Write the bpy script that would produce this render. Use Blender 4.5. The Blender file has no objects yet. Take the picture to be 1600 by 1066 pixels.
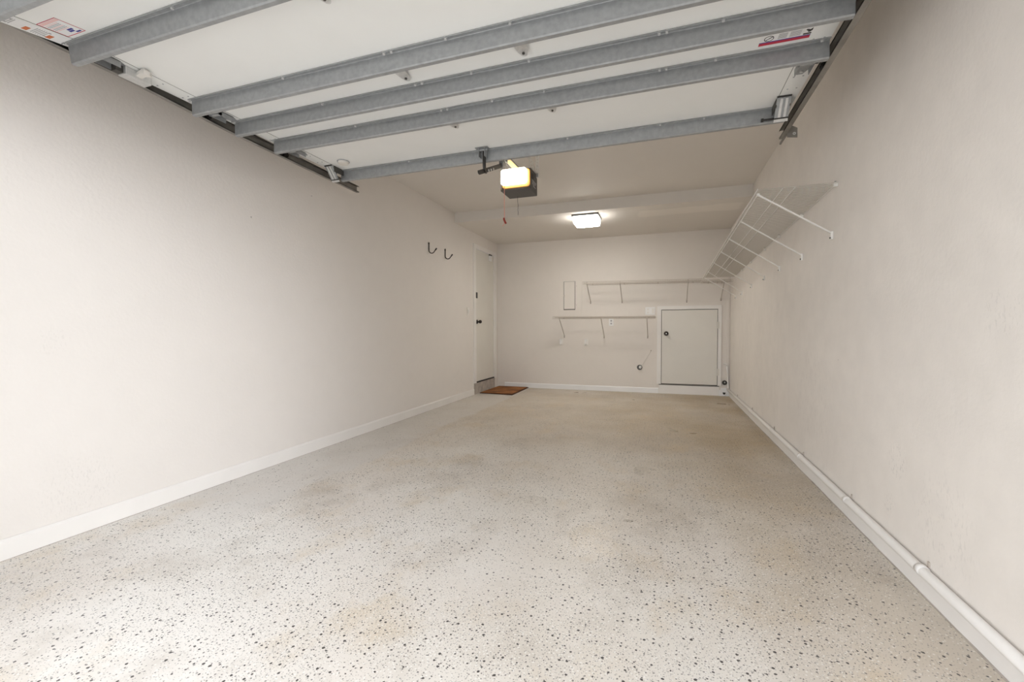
import bpy, bmesh, math, random
from mathutils import Vector, Matrix

C = bpy.context.scene.collection
S = bpy.context.scene
random.seed(7)

# ---------------------------------------------------------------- camera
YAW, PITCH, ROLL, FPX = -0.3299, -0.0271, -0.003, 686.57
EYE = 1.0
fwd = Vector((math.sin(YAW)*math.cos(PITCH), math.cos(YAW)*math.cos(PITCH), math.sin(PITCH)))
rgt = Vector((math.cos(YAW), -math.sin(YAW), 0))
upv = rgt.cross(fwd)
r2 = rgt*math.cos(ROLL) + upv*math.sin(ROLL)
u2 = -rgt*math.sin(ROLL) + upv*math.cos(ROLL)
cam_d = bpy.data.cameras.new('camera'); cam = bpy.data.objects.new('camera', cam_d); C.objects.link(cam)
M = Matrix((r2, u2, -fwd)).transposed().to_4x4(); M.translation = Vector((0, 0, EYE))
cam.matrix_world = M
cam_d.sensor_fit = 'HORIZONTAL'; cam_d.sensor_width = 36.0; cam_d.lens = FPX/1600*36
cam_d.clip_start = 0.02; cam_d.clip_end = 200
S.camera = cam

# ---------------------------------------------------------------- exposure and sky
S.view_settings.view_transform = 'Standard'
S.view_settings.look = 'None'
S.view_settings.gamma = 1.0
S.view_settings.use_curve_mapping = False
S.view_settings.exposure = 0.0
SKY_OPEN = 4.05      # sky seen to the left of the drive
SKY_DIMMED = 2.05   # right-hand half of the sky, dimmed to shape light on the left wall
SKY_GLOW = 15.5     # bright low break in the overcast, front right
SKY_DIR = Vector((0.76, -0.62, 0.17)).normalized()
world = bpy.data.worlds.new('overcast_sky'); S.world = world; world.use_nodes = True
nt = world.node_tree; nt.nodes.clear()
out = nt.nodes.new('ShaderNodeOutputWorld'); bg = nt.nodes.new('ShaderNodeBackground')
tc = nt.nodes.new('ShaderNodeTexCoord')
dot = nt.nodes.new('ShaderNodeVectorMath'); dot.operation = 'DOT_PRODUCT'; dot.inputs[1].default_value = SKY_DIR
mx = nt.nodes.new('ShaderNodeMath'); mx.operation = 'MAXIMUM'; mx.inputs[1].default_value = 0
pw = nt.nodes.new('ShaderNodeMath'); pw.operation = 'POWER'; pw.inputs[1].default_value = 50
ml = nt.nodes.new('ShaderNodeMath'); ml.operation = 'MULTIPLY_ADD'; ml.inputs[1].default_value = SKY_GLOW; 
sx_ = nt.nodes.new('ShaderNodeSeparateXYZ'); rg_ = nt.nodes.new('ShaderNodeMapRange')
rg_.inputs[1].default_value = -.25; rg_.inputs[2].default_value = .25; rg_.inputs[3].default_value = SKY_OPEN; rg_.inputs[4].default_value = SKY_DIMMED
nt.links.new(tc.outputs['Generated'], sx_.inputs[0]); nt.links.new(sx_.outputs[0], rg_.inputs[0]); nt.links.new(rg_.outputs[0], ml.inputs[2])
nt.links.new(tc.outputs['Generated'], dot.inputs[0]); nt.links.new(dot.outputs['Value'], mx.inputs[0])
nt.links.new(mx.outputs[0], pw.inputs[0]); nt.links.new(pw.outputs[0], ml.inputs[0])
nt.links.new(ml.outputs[0], bg.inputs['Strength']); bg.inputs['Color'].default_value = (0.945, 0.98, 1.03, 1)
nt.links.new(bg.outputs[0], out.inputs[0])
LAMP_STRENGTH = 68.0      # ceiling lamp lens
OPENER_STRENGTH = 8.0    # opener lamp lens

# ---------------------------------------------------------------- materials
def mat(name, col, rough=0.6, metal=0.0, bump=0.0, bscale=60, vary=0.0, vscale=3, spec=0.5, emis=None, estr=0):
    m = bpy.data.materials.new(name); m.use_nodes = True
    n = m.node_tree.nodes; l = m.node_tree.links; b = n['Principled BSDF']
    b.inputs['Base Color'].default_value = (*col, 1); b.inputs['Roughness'].default_value = rough
    b.inputs['Metallic'].default_value = metal; b.inputs['Specular IOR Level'].default_value = spec
    g = n.new('ShaderNodeNewGeometry')
    if vary:
        no = n.new('ShaderNodeTexNoise'); no.inputs['Scale'].default_value = vscale; no.inputs['Detail'].default_value = 5
        l.new(g.outputs['Position'], no.inputs['Vector'])
        mr = n.new('ShaderNodeMapRange'); mr.inputs[1].default_value = .3; mr.inputs[2].default_value = .7
        mr.inputs[3].default_value = 1-vary; mr.inputs[4].default_value = 1+vary
        l.new(no.outputs['Fac'], mr.inputs[0])
        mu = n.new('ShaderNodeVectorMath'); mu.operation = 'SCALE'; mu.inputs[0].default_value = col
        l.new(mr.outputs[0], mu.inputs['Scale']); l.new(mu.outputs[0], b.inputs['Base Color'])
    if bump:
        no = n.new('ShaderNodeTexNoise'); no.inputs['Scale'].default_value = bscale; no.inputs['Detail'].default_value = 3
        l.new(g.outputs['Position'], no.inputs['Vector'])
        bp = n.new('ShaderNodeBump'); bp.inputs['Strength'].default_value = bump; bp.inputs['Distance'].default_value = 0.004
        l.new(no.outputs['Fac'], bp.inputs['Height']); l.new(bp.outputs[0], b.inputs['Normal'])
    if emis:
        b.inputs['Emission Color'].default_value = (*emis, 1); b.inputs['Emission Strength'].default_value = estr
    return m

def wall_mat(name, col, marks=(), brush=0.02, spot=0.45):
    """painted plaster: soft roller variation, faint trowel relief, a few nail holes and scuffs"""
    m = bpy.data.materials.new(name); m.use_nodes = True
    n = m.node_tree.nodes; l = m.node_tree.links; b = n['Principled BSDF']
    b.inputs['Roughness'].default_value = .62; b.inputs['Specular IOR Level'].default_value = .35
    g = n.new('ShaderNodeNewGeometry')
    def noise(s, d=4, vec=None):
        x = n.new('ShaderNodeTexNoise'); x.inputs['Scale'].default_value = s; x.inputs['Detail'].default_value = d
        l.new(vec or g.outputs['Position'], x.inputs['Vector']); return x.outputs['Fac']
    def mathn(op, a, bb, c=None):
        x = n.new('ShaderNodeMath'); x.operation = op
        for i, v in enumerate((a, bb, c)):
            if v is None: continue
            if isinstance(v, (int, float)): x.inputs[i].default_value = v
            else: l.new(v, x.inputs[i])
        return x.outputs[0]
    big = noise(1.3); mid = noise(9, 6)
    val = mathn('MULTIPLY_ADD', mathn('SUBTRACT', big, .5), brush*3, 1.0)
    val = mathn('ADD', val, mathn('MULTIPLY', mathn('SUBTRACT', mid, .5), brush*2.0))
    # scattered nail holes and chips
    vo = n.new('ShaderNodeTexVoronoi'); vo.inputs['Scale'].default_value = 2.3; l.new(g.outputs['Position'], vo.inputs['Vector'])
    hole = mathn('LESS_THAN', vo.outputs['Distance'], .012)
    sub = mathn('MULTIPLY', hole, spot)
    for (p, r, st, sc) in marks:
        d = n.new('ShaderNodeVectorMath'); d.operation = 'DISTANCE'; l.new(g.outputs['Position'], d.inputs[0]); d.inputs[1].default_value = p
        near = mathn('SUBTRACT', 1.0, mathn('MINIMUM', mathn('DIVIDE', d.outputs['Value'], r), 1.0))
        mp = n.new('ShaderNodeMapping'); l.new(g.outputs['Position'], mp.inputs['Vector']); mp.inputs['Rotation'].default_value = (.6, 0, 0); mp.inputs['Scale'].default_value = (1, 2.5, 1)
        k = noise(sc, 3, mp.outputs[0])
        k = mathn('MAXIMUM', mathn('MULTIPLY', mathn('SUBTRACT', k, .56), 9.0), 0.0)
        k = mathn('MINIMUM', k, 1.0)
        sub = mathn('ADD', sub, mathn('MULTIPLY', mathn('MULTIPLY', k, mathn('MINIMUM', mathn('MULTIPLY', near, 2.0), 1.0)), st))
    val = mathn('SUBTRACT', val, mathn('MINIMUM', sub, .6))
    mu = n.new('ShaderNodeVectorMath'); mu.operation = 'SCALE'; mu.inputs[0].default_value = col
    l.new(val, mu.inputs['Scale']); l.new(mu.outputs[0], b.inputs['Base Color'])
    bp = n.new('ShaderNodeBump'); bp.inputs['Strength'].default_value = .25; bp.inputs['Distance'].default_value = .004
    l.new(mathn('ADD', noise(55, 3), mathn('MULTIPLY', noise(7, 5), 1.2)), bp.inputs['Height']); l.new(bp.outputs[0], b.inputs['Normal'])
    return m

def floor_mat():
    """epoxy coat with black, grey and white paint chips, worn and stained in places"""
    m = bpy.data.materials.new('flake_epoxy'); m.use_nodes = True
    n = m.node_tree.nodes; l = m.node_tree.links; b = n['Principled BSDF']
    g = n.new('ShaderNodeNewGeometry'); pos = g.outputs['Position']
    def link(v, s):
        if isinstance(v, (int, float)): s.default_value = v
        else: l.new(v, s)
    def mt(op, a, bb=0, c=0, clamp=False):
        x = n.new('ShaderNodeMath'); x.operation = op; x.use_clamp = clamp
        link(a, x.inputs[0]); link(bb, x.inputs[1]); link(c, x.inputs[2]); return x.outputs[0]
    def noise(s, d=4, off=0, sc=(1, 1, 1), rough=.5):
        mp = n.new('ShaderNodeMapping'); l.new(pos, mp.inputs['Vector']); mp.inputs['Location'].default_value = (off, off*.7, 0); mp.inputs['Scale'].default_value = sc
        x = n.new('ShaderNodeTexNoise'); x.inputs['Scale'].default_value = s; x.inputs['Detail'].default_value = d; x.inputs['Roughness'].default_value = rough
        l.new(mp.outputs[0], x.inputs['Vector']); return x.outputs['Fac']
    def rng(v, a, bb, c=0., d=1.):
        x = n.new('ShaderNodeMapRange'); link(v, x.inputs[0])
        for i, q in enumerate((a, bb, c, d)): x.inputs[i+1].default_value = q
        return x.outputs[0]
    def mix(f, A, B):
        x = n.new('ShaderNodeMix'); x.data_type = 'RGBA'; link(f, x.inputs[0])
        for q, s in ((A, x.inputs[6]), (B, x.inputs[7])):
            if isinstance(q, tuple): s.default_value = (*q, 1)
            else: l.new(q, s)
        return x.outputs[2]
    sx = n.new('ShaderNodeSeparateXYZ'); l.new(pos, sx.inputs[0]); X, Y = sx.outputs[0], sx.outputs[1]
    # tone of the coat: greyer by the left wall and at the mouth, tan towards the right and the back
    base = mix(rng(noise(1.1, 5), .38, .66), (.76, .71, .655), (.85, .825, .785))
    tanr = mt('MULTIPLY', rng(X, -1.4, .75), rng(noise(1.2, 5, 5), .25, .6))
    tany = rng(mt('ADD', Y, mt('MULTIPLY', noise(1.0, 5, 66), 2.0)), 3.0, 5.6)
    tan = mt('ADD', mt('MULTIPLY', tanr, .50), mt('MULTIPLY', tany, .60), clamp=True)
    base = mix(mt('MULTIPLY', tan, FLOOR_TAN), base, (.45, .355, .23))
    # darker tan band along the right side
    d1 = mt('MULTIPLY', rng(mt('ABSOLUTE', mt('SUBTRACT', X, .56)), .30, 0), rng(noise(1.7, 3, 9, (1, .4, 1)), .35, .6))
    base = mix(mt('MULTIPLY', d1, .60), base, (.40, .31, .19))
    # worn smudges
    sm = rng(noise(1.6, 6, 21, (1, .8, 1), .65), .50, .70)
    base = mix(mt("MULTIPLY", sm, .52), base, (.42, .36, .29))
    st2 = rng(noise(2.6, 5, 77, (1, .7, 1), .6), .54, .70)
    base = mix(mt("MULTIPLY", st2, .45), base, (.60, .47, .30))
    # re-coated strip with fewer chips beside the left wall
    edge = mt('ADD', X, mt('MULTIPLY', noise(2.0, 4, 3), .35))
    strip = mt('MULTIPLY', rng(edge, -1.92, -1.97), rng(Y, 1.5, 1.9))
    base = mix(mt('MULTIPLY', strip, .5), base, (.66, .645, .625))
    dens = mt('MULTIPLY', rng(noise(1.9, 4, 31), .30, .62, .45, 1.2), mt('SUBTRACT', 1.0, mt('MULTIPLY', strip, .75)))
    far = rng(Y, 2.6, 5.5, 1.0, .8)
    dens = mt('MULTIPLY', dens, far)
    def chips(cell, rad, keep, off, zz):
        mp = n.new('ShaderNodeMapping'); l.new(pos, mp.inputs['Vector']); mp.inputs['Location'].default_value = (off, off*1.3, 0); mp.inputs['Rotation'].default_value = (0, 0, zz)
        wn = n.new('ShaderNodeTexNoise'); wn.inputs['Scale'].default_value = 160; l.new(mp.outputs[0], wn.inputs['Vector'])
        ad = n.new('ShaderNodeVectorMath'); ad.operation = 'MULTIPLY_ADD'; l.new(wn.outputs['Color'], ad.inputs[0]); ad.inputs[1].default_value = (.006,)*3; l.new(mp.outputs[0], ad.inputs[2])
        v = n.new('ShaderNodeTexVoronoi'); v.voronoi_dimensions = '2D'; v.inputs['Scale'].default_value = 1/cell; l.new(ad.outputs[0], v.inputs['Vector'])
        sp = n.new('ShaderNodeSeparateColor'); l.new(v.outputs['Color'], sp.inputs[0])
        r = mt('MULTIPLY_ADD', sp.outputs[1], rad/cell*.75, rad/cell*.35)
        a = mt('LESS_THAN', v.outputs['Distance'], r)
        return mt('MULTIPLY', a, mt('LESS_THAN', sp.outputs[0], mt('MULTIPLY', dens, keep)))
    base = mix(mt('MULTIPLY', chips(.0085, .0020, .75, 1, .3), .55), base, (.22, .20, .18))
    base = mix(mt('MULTIPLY', chips(.012, .0030, .45, 5, .9), .6), base, (.88, .86, .82))
    base = mix(mt('MULTIPLY', chips(.014, .0027, .55, 8, .5), .8), base, (.11, .10, .09))
    base = mix(mt('MULTIPLY', chips(.024, .0044, .36, 3, 0), .95), base, (.035, .03, .028))
    # faint scratches
    scn = noise(3.0, 2, 40, (5, 1, 1)); sc = mt('MULTIPLY', rng(mt('ABSOLUTE', mt('SUBTRACT', scn, .5)), .006, 0), rng(noise(1.3, 2, 50), .56, .64))
    base = mix(mt('MULTIPLY', sc, .45), base, (.30, .26, .22))
    l.new(base, b.inputs['Base Color'])
    l.new(rng(noise(2.2, 4, 60), .3, .7, .27, .5), b.inputs['Roughness'])
    b.inputs['Specular IOR Level'].default_value = .5
    bp = n.new('ShaderNodeBump'); bp.inputs['Strength'].default_value = .12; bp.inputs['Distance'].default_value = .002
    l.new(noise(90, 3, 2), bp.inputs['Height']); l.new(bp.outputs[0], b.inputs['Normal'])
    return m
FLOOR_TAN = 1.0

def galv_mat(name, col=(.42, .43, .44), rough=.42):
    m = mat(name, col, rough, .45, vary=.10, vscale=45, bump=.15, bscale=300)
    return m

WALLC = (.79, .745, .70)
M_left = wall_mat('painted_left_wall', WALLC, [((-2.712, 1.35, .22), .22, .07, 60), ((-2.712, 1.25, .95), .08, .06, 60), ((-2.712, 5.6, .2), .3, .06, 30)])
M_right = wall_mat('painted_right_wall', (.81, .76, .705), [((.94, 2.27, .43), .09, .22, 60), ((.94, 2.33, .23), .06, .18, 55), ((.94, 1.69, 1.04), .10, .10, 60), ((.94, 1.95, .3), .22, .10, 45), ((.94, 3.4, .5), .5, .06, 24)], brush=.06)
M_back = wall_mat('painted_back_wall', (.77, .72, .665))
M_ceil = wall_mat('painted_ceiling', (.78, .74, .69), brush=.012, spot=0)
def add_patch(m, lo, hi, gain):
    """a re-painted rectangle, slightly lighter, with ragged edges"""
    n = m.node_tree.nodes; l = m.node_tree.links; b = n['Principled BSDF']; src = b.inputs['Base Color'].links[0].from_socket
    g = n.new('ShaderNodeNewGeometry'); no = n.new('ShaderNodeTexNoise'); no.inputs['Scale'].default_value = 3
    l.new(g.outputs['Position'], no.inputs['Vector'])
    ad = n.new('ShaderNodeVectorMath'); ad.operation = 'MULTIPLY_ADD'; ad.inputs[1].default_value = (.12,)*3
    l.new(no.outputs['Color'], ad.inputs[0]); l.new(g.outputs['Position'], ad.inputs[2])
    se = n.new('ShaderNodeSeparateXYZ'); l.new(ad.outputs[0], se.inputs[0]); fac = None
    for ax in (0, 1):
        for side, v in ((1, lo[ax]), (-1, hi[ax])):
            mr = n.new('ShaderNodeMapRange'); l.new(se.outputs[ax], mr.inputs[0])
            mr.inputs[1].default_value = v; mr.inputs[2].default_value = v+side*.03
            if fac is None: fac = mr.outputs[0]
            else:
                mu = n.new('ShaderNodeMath'); mu.operation = 'MULTIPLY'; l.new(fac, mu.inputs[0]); l.new(mr.outputs[0], mu.inputs[1]); fac = mu.outputs[0]
    k = n.new('ShaderNodeMath'); k.operation = 'MULTIPLY_ADD'; l.new(fac, k.inputs[0]); k.inputs[1].default_value = gain; k.inputs[2].default_value = 1
    sc = n.new('ShaderNodeVectorMath'); sc.operation = 'SCALE'; l.new(src, sc.inputs[0]); l.new(k.outputs[0], sc.inputs['Scale']); l.new(sc.outputs[0], b.inputs['Base Color'])
M_ceil.node_tree.nodes['Principled BSDF'].inputs['Specular IOR Level'].default_value = .08
add_patch(M_ceil, (-.25, 5.78), (.95, 6.12), .09)
M_floor = floor_mat()
M_trim = mat('trim_paint', (.83, .80, .765), .45, vary=.03)
M_trimw = mat('white_trim_paint', (.86, .85, .84), .4, vary=.03)
M_doorp = mat('door_paint', (.74, .71, .65), .45, vary=.02)
M_conc = mat('raw_concrete', (.46, .41, .36), .85, bump=.5, bscale=40, vary=.22, vscale=12)
M_drive = mat('driveway_concrete', (.60, .58, .55), .9, vary=.1, vscale=2)
M_galv = galv_mat('galvanised_steel', (.37, .38, .385), .5)
M_bright = galv_mat('bright_zinc', (.68, .68, .67), .3)
M_dark = mat('dark_track_steel', (.10, .095, .085), .5, .6, vary=.2, vscale=10)
M_panel = mat('white_steel_panel', (.90, .905, .885), .42, vary=.015, vscale=4)
M_line = mat('seam_dark', (.12, .11, .10), .8)
M_black = mat('black_metal', (.02, .017, .015), .4)
M_bronze = mat('dark_bronze', (.03, .02, .015), .4, .1)
M_wire = mat('white_vinyl_wire', (.84, .82, .78), .4)
M_wired = mat('shaded_deck_wire', (.56, .52, .46), .6)  # white wire darkened in colour for the unlit look from below
M_wiret = mat('painted_wire_shelf', (.52, .46, .40), .5)
M_plate = mat('ivory_plastic', (.80, .77, .72), .4)
M_whitep = mat('white_plastic', (.86, .85, .83), .4)
M_box = mat('opener_grey_plastic', (.085, .08, .078), .5, vary=.05)
M_label = mat('label_paper', (.86, .86, .86), .5)
M_ink = mat('label_grey_ink', (.45, .45, .46), .6)
M_red = mat('label_red', (.55, .03, .06), .5)
M_pink = mat('label_pink', (.85, .58, .56), .5)
M_blue = mat('label_blue', (.04, .04, .28), .5)
M_orange = mat('label_orange', (.62, .16, .04), .5)
M_yellow = mat('yellow_lamp_tint', (.85, .50, .06), .5)  # warm lamp light on the opener rail, put into a colour
M_rope = mat('red_rope', (.85, .36, .28), .7)
M_mat = mat('coir_doormat', (.27, .105, .028), .95, bump=.8, bscale=220, vary=.5, vscale=5)
M_matedge = mat('doormat_dark_edge', (.06, .022, .01), .9)
M_rubber = mat('black_rubber', (.025, .023, .022), .7)

def emit(name, col, s):
    m = bpy.data.materials.new(name); m.use_nodes = True
    n = m.node_tree.nodes; b = n['Principled BSDF']
    b.inputs['Base Color'].default_value = (.9, .9, .88, 1); b.inputs['Roughness'].default_value = .3
    b.inputs['Emission Color'].default_value = (*col, 1); b.inputs['Emission Strength'].default_value = s
    return m
M_lens = emit('lit_lamp_lens', (1.0, .965, .90), LAMP_STRENGTH)
# the diffuser gives most of its light through its face, less through its rim
_n = M_lens.node_tree.nodes; _l = M_lens.node_tree.links; _g = _n.new('ShaderNodeNewGeometry'); _s = _n.new('ShaderNodeSeparateXYZ'); _r = _n.new('ShaderNodeMapRange')
_l.new(_g.outputs['Normal'], _s.inputs[0]); _l.new(_s.outputs[2], _r.inputs[0])
_r.inputs[1].default_value = -.25; _r.inputs[2].default_value = -.9; _r.inputs[3].default_value = LAMP_STRENGTH*.14; _r.inputs[4].default_value = LAMP_STRENGTH
_l.new(_r.outputs[0], _n['Principled BSDF'].inputs['Emission Strength'])
M_olens = emit('lit_opener_lens', (1.0, .90, .70), OPENER_STRENGTH)
M_amber = mat('amber_lens_rim', (.75, .42, .12), .4, emis=(1.0, .45, .08), estr=.35)

# ---------------------------------------------------------------- mesh helpers
class MB:
    def __init__(s): s.bm = bmesh.new()
    def box(s, x0, x1, y0, y1, z0, z1):
        vs = [s.bm.verts.new((x, y, z)) for z in (z0, z1) for y in (y0, y1) for x in (x0, x1)]
        for f in ((0, 2, 3, 1), (4, 5, 7, 6), (0, 1, 5, 4), (2, 6, 7, 3), (0, 4, 6, 2), (1, 3, 7, 5)): s.bm.faces.new([vs[i] for i in f])
        return s
    def quad(s, *p):
        s.bm.faces.new([s.bm.verts.new(q) for q in p]); return s
    def cyl(s, a, b, r, n=12, r1=None):
        a, b = Vector(a), Vector(b); d = (b-a).normalized()
        h = Vector((0, 0, 1)) if abs(d.z) < .9 else Vector((1, 0, 0))
        u = d.cross(h).normalized(); v = d.cross(u); r1 = r if r1 is None else r1
        A = [s.bm.verts.new(a + (u*math.cos(t)+v*math.sin(t))*r) for t in [2*math.pi*i/n for i in range(n)]]
        B = [s.bm.verts.new(b + (u*math.cos(t)+v*math.sin(t))*r1) for t in [2*math.pi*i/n for i in range(n)]]
        for i in range(n):
            j = (i+1) % n; s.bm.faces.new((A[i], A[j], B[j], B[i]))
        s.bm.faces.new(A[::-1]); s.bm.faces.new(B); return s
    def tube(s, pts, r, n=8):
        pts = [Vector(p) for p in pts]; rings = []; u = None
        for i, p in enumerate(pts):
            d = ((pts[min(i+1, len(pts)-1)]-pts[max(i-1, 0)])).normalized()
            if u is None:
                h = Vector((0, 0, 1)) if abs(d.z) < .9 else Vector((1, 0, 0)); u = d.cross(h).normalized()
            else: u = (u - d*u.dot(d)).normalized()
            v = d.cross(u)
            rings.append([s.bm.verts.new(p+(u*math.cos(t)+v*math.sin(t))*r) for t in [2*math.pi*k/n for k in range(n)]])
        for A, B in zip(rings, rings[1:]):
            for i in range(n):
                j = (i+1) % n; s.bm.faces.new((A[i], A[j], B[j], B[i]))
        s.bm.faces.new(rings[0][::-1]); s.bm.faces.new(rings[-1]); return s
    def prism(s, poly, axis, a, b):
        """poly of 2-D points extruded along axis 'x','y' or 'z' from a to b"""
        def P(q, t):
            return {'x': (t, q[0], q[1]), 'y': (q[0], t, q[1]), 'z': (q[0], q[1], t)}[axis]
        A = [s.bm.verts.new(P(q, a)) for q in poly]; B = [s.bm.verts.new(P(q, b)) for q in poly]
        n = len(poly)
        for i in range(n):
            j = (i+1) % n; s.bm.faces.new((A[i], A[j], B[j], B[i]))
        s.bm.faces.new(A[::-1]); s.bm.faces.new(B); return s
    def sheet(s, line, th, axis, a, b):
        """bent sheet metal: polyline offset by th, extruded"""
        pts = [Vector(p) for p in line]; off = []
        for i, p in enumerate(pts):
            d0 = (pts[i]-pts[i-1]).normalized() if i else (pts[1]-pts[0]).normalized()
            d1 = (pts[i+1]-pts[i]).normalized() if i < len(pts)-1 else d0
            n0 = Vector((-d0.y, d0.x)); n1 = Vector((-d1.y, d1.x)); nn = (n0+n1)
            nn = nn/max(nn.length_squared, .3)*2 if nn.length > 1e-6 else n0
            off.append(p+nn*th)
        return s.prism([tuple(p) for p in pts]+[tuple(p) for p in off[::-1]], axis, a, b)
    def sphere(s, c, r, sz=1, n=12):
        m = Matrix.Translation(c) @ Matrix.Diagonal((1, 1, sz, 1))
        bmesh.ops.create_uvsphere(s.bm, u_segments=n, v_segments=n//2+2, radius=r, matrix=m); return s
    def ring(s, c, axis, r0, r1, h, n=24):
        """washer / disc with hole lying across axis"""
        c = Vector(c); ax = Vector(axis).normalized(); hh = Vector((0, 0, 1)) if abs(ax.z) < .9 else Vector((1, 0, 0))
        u = ax.cross(hh).normalized(); v = ax.cross(u)
        R = []
        for (r, t) in ((r0, 0), (r1, 0), (r1, h), (r0, h)):
            R.append([s.bm.verts.new(c+ax*t+(u*math.cos(a)+v*math.sin(a))*r) for a in [2*math.pi*k/n for k in range(n)]])
        for q in range(4):
            A, B = R[q], R[(q+1) % 4]
            for i in range(n):
                j = (i+1) % n; s.bm.faces.new((A[i], A[j], B[j], B[i]))
        return s
    def build(s, name, m, parent=None, bevel=0, smooth=False, loc=None):
        bmesh.ops.recalc_face_normals(s.bm, faces=s.bm.faces)
        if loc is not None: bmesh.ops.translate(s.bm, verts=s.bm.verts, vec=-Vector(loc))
        me = bpy.data.meshes.new(name); s.bm.to_mesh(me); s.bm.free()
        me.materials.append(m)
        o = bpy.data.objects.new(name, me); C.objects.link(o)
        if loc is not None: o.location = loc
        if smooth: me.shade_smooth()
        if bevel:
            b = o.modifiers.new('bevel', 'BEVEL'); b.width = bevel; b.segments = 2; b.limit_method = 'ANGLE'; b.angle_limit = .6
        if parent is not None:
            o.parent = parent
            if parent.get('_w') is not None: pass
            o.matrix_parent_inverse = Matrix.Translation(parent_origin(parent)).inverted()
        return o

def parent_origin(p):
    v = Vector(p.location)
    q = p.parent
    if q is None: return v
    # parents placed with parent_inverse keep world == own location
    return v
def thing(name, label, cat, loc=(0, 0, 0), group=None):
    o = bpy.data.objects.new(name, None); C.objects.link(o); o.location = loc; o.empty_display_size = .1
    o['label'] = label; o['category'] = cat
    if group: o['group'] = group
    return o
def tag(o, label, cat, group=None):
    o['label'] = label; o['category'] = cat
    if group: o['group'] = group
    return o
def struct(o): o['kind'] = 'structure'; return o
def cp(o, dx, dy, dz, parent, rot=None):
    c = o.copy(); C.objects.link(c); c.parent = parent; c.matrix_parent_inverse = o.matrix_parent_inverse.copy()
    c.location = Vector(o.location)+Vector((dx, dy, dz)); return c

# ---------------------------------------------------------------- room shell (floor at z = 0)
XL, XR, YB, YF = -2.712, .942, 7.157, .50
Z1, Z2, YS = 2.598, 2.464, 5.504
T = .14
struct(MB().box(XL-T, XR+T, .2, YB+T, -.12, 0).build('floor', M_floor))
struct(MB().prism([(YF-.3, Z1), (YS, Z1), (YS, Z2), (YB+T, Z2), (YB+T, Z1+.15), (YF-.3, Z1+.15)], 'x', XL-T, XR+T).build('ceiling', M_ceil))
# left wall with the entry doorway
DY0, DY1, DZ0, DZ1 = 6.19, 6.975, .178, 2.245
struct(MB().box(XL-T, XL, YF, DY0, 0, Z1).box(XL-T, XL, DY1, YB, 0, Z1).box(XL-T, XL, DY0, DY1, DZ1, Z1).build('wall_left', M_left))
struct(MB().box(XR, XR+T, YF, YB, 0, Z1).build('wall_right', M_right))
# back wall with the hatch opening
HX0, HX1, HZ0, HZ1 = -.018, .778, .145, 1.29
struct(MB().box(XL-T, HX0, YB, YB+T, 0, Z1).box(HX1, XR+T, YB, YB+T, 0, Z1).box(HX0, HX1, YB, YB+T, HZ1, Z1).box(HX0, HX1, YB, YB+T, 0, HZ0).build('wall_back', M_back))
# front wall: jambs and header round the vehicle opening
OX0, OX1, OZ = -2.39, .63, 2.13
struct(MB().box(XL-T, OX0, YF-.2, YF, 0, Z1).box(OX1, XR+T, YF-.2, YF, 0, Z1).box(OX0, OX1, YF-.2, YF, OZ, Z1).build('wall_front', M_back))
struct(MB().box(-30, 30, -40, .2, -.14, -.02).build('driveway', M_drive))

# baseboards
def baseboard(name, x0, x1, y0, y1, h, m, side):
    b = MB()
    if side == 'L': b.prism([(x0, 0), (x1, 0), (x1, h-.012), (x1-.006, h), (x0, h)], 'y', y0, y1)
    else: b.prism([(y1, 0), (y0, 0), (y0, h-.012), (y0+.006, h), (y1, h)], 'x', x0, x1)
    return struct(b.build(name, m))
baseboard('baseboard_left', XL, XL+.012, YF, 6.115, .092, M_trim, 'L')
baseboard('baseboard_back', XL+.13, -.055, YB-.012, YB, .082, M_trimw, 'B')
# low concrete ledge along the right wall
b = MB(); pts = []
N = 60
for i in range(N+1):
    y = YF+(YB-YF)*i/N
    pts.append((XR-.013+random.uniform(-.0018, .0018), y, random.uniform(-.001, .002)))
for (p, q) in zip(pts, pts[1:]):
    (x0, y0, d0), (x1, y1, d1) = p, q
    b.quad((x0, y0, 0), (x1, y1, 0), (x1, y1, .066+d1), (x0, y0, .066+d0))
    b.quad((x0, y0, .066+d0), (x1, y1, .066+d1), (XR+.001, y1, .070), (XR+.001, y0, .070))
bmesh.ops.remove_doubles(b.bm, verts=b.bm.verts, dist=1e-4)
struct(b.build('baseboard_right', M_trim))
# thin dark strip where the floor meets the ledge
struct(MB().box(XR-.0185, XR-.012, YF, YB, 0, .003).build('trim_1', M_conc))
struct(MB().box(XL+.012, XL+.0145, YF, 6.115, 0, .002).build('trim_2', M_conc))

# concrete step below the entry door
struct(MB().box(XL-T, XL-.004, 6.12, 7.03, 0, .165).build('trim_3', M_conc))
struct(MB().box(XL-.004, XL+.003, 6.125, 7.0, 0, .172).build('trim_4', M_conc))
# corner board of the back wall, right side
struct(MB().box(.822, .90, YB-.014, YB, .085, .118).box(.80, .93, YB-.020, YB, 0, .088).build('trim_5', M_trimw))
struct(MB().box(.905, .928, YB-.010, YB, .12, Z2-.62).build('trim_6', M_back))

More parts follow.
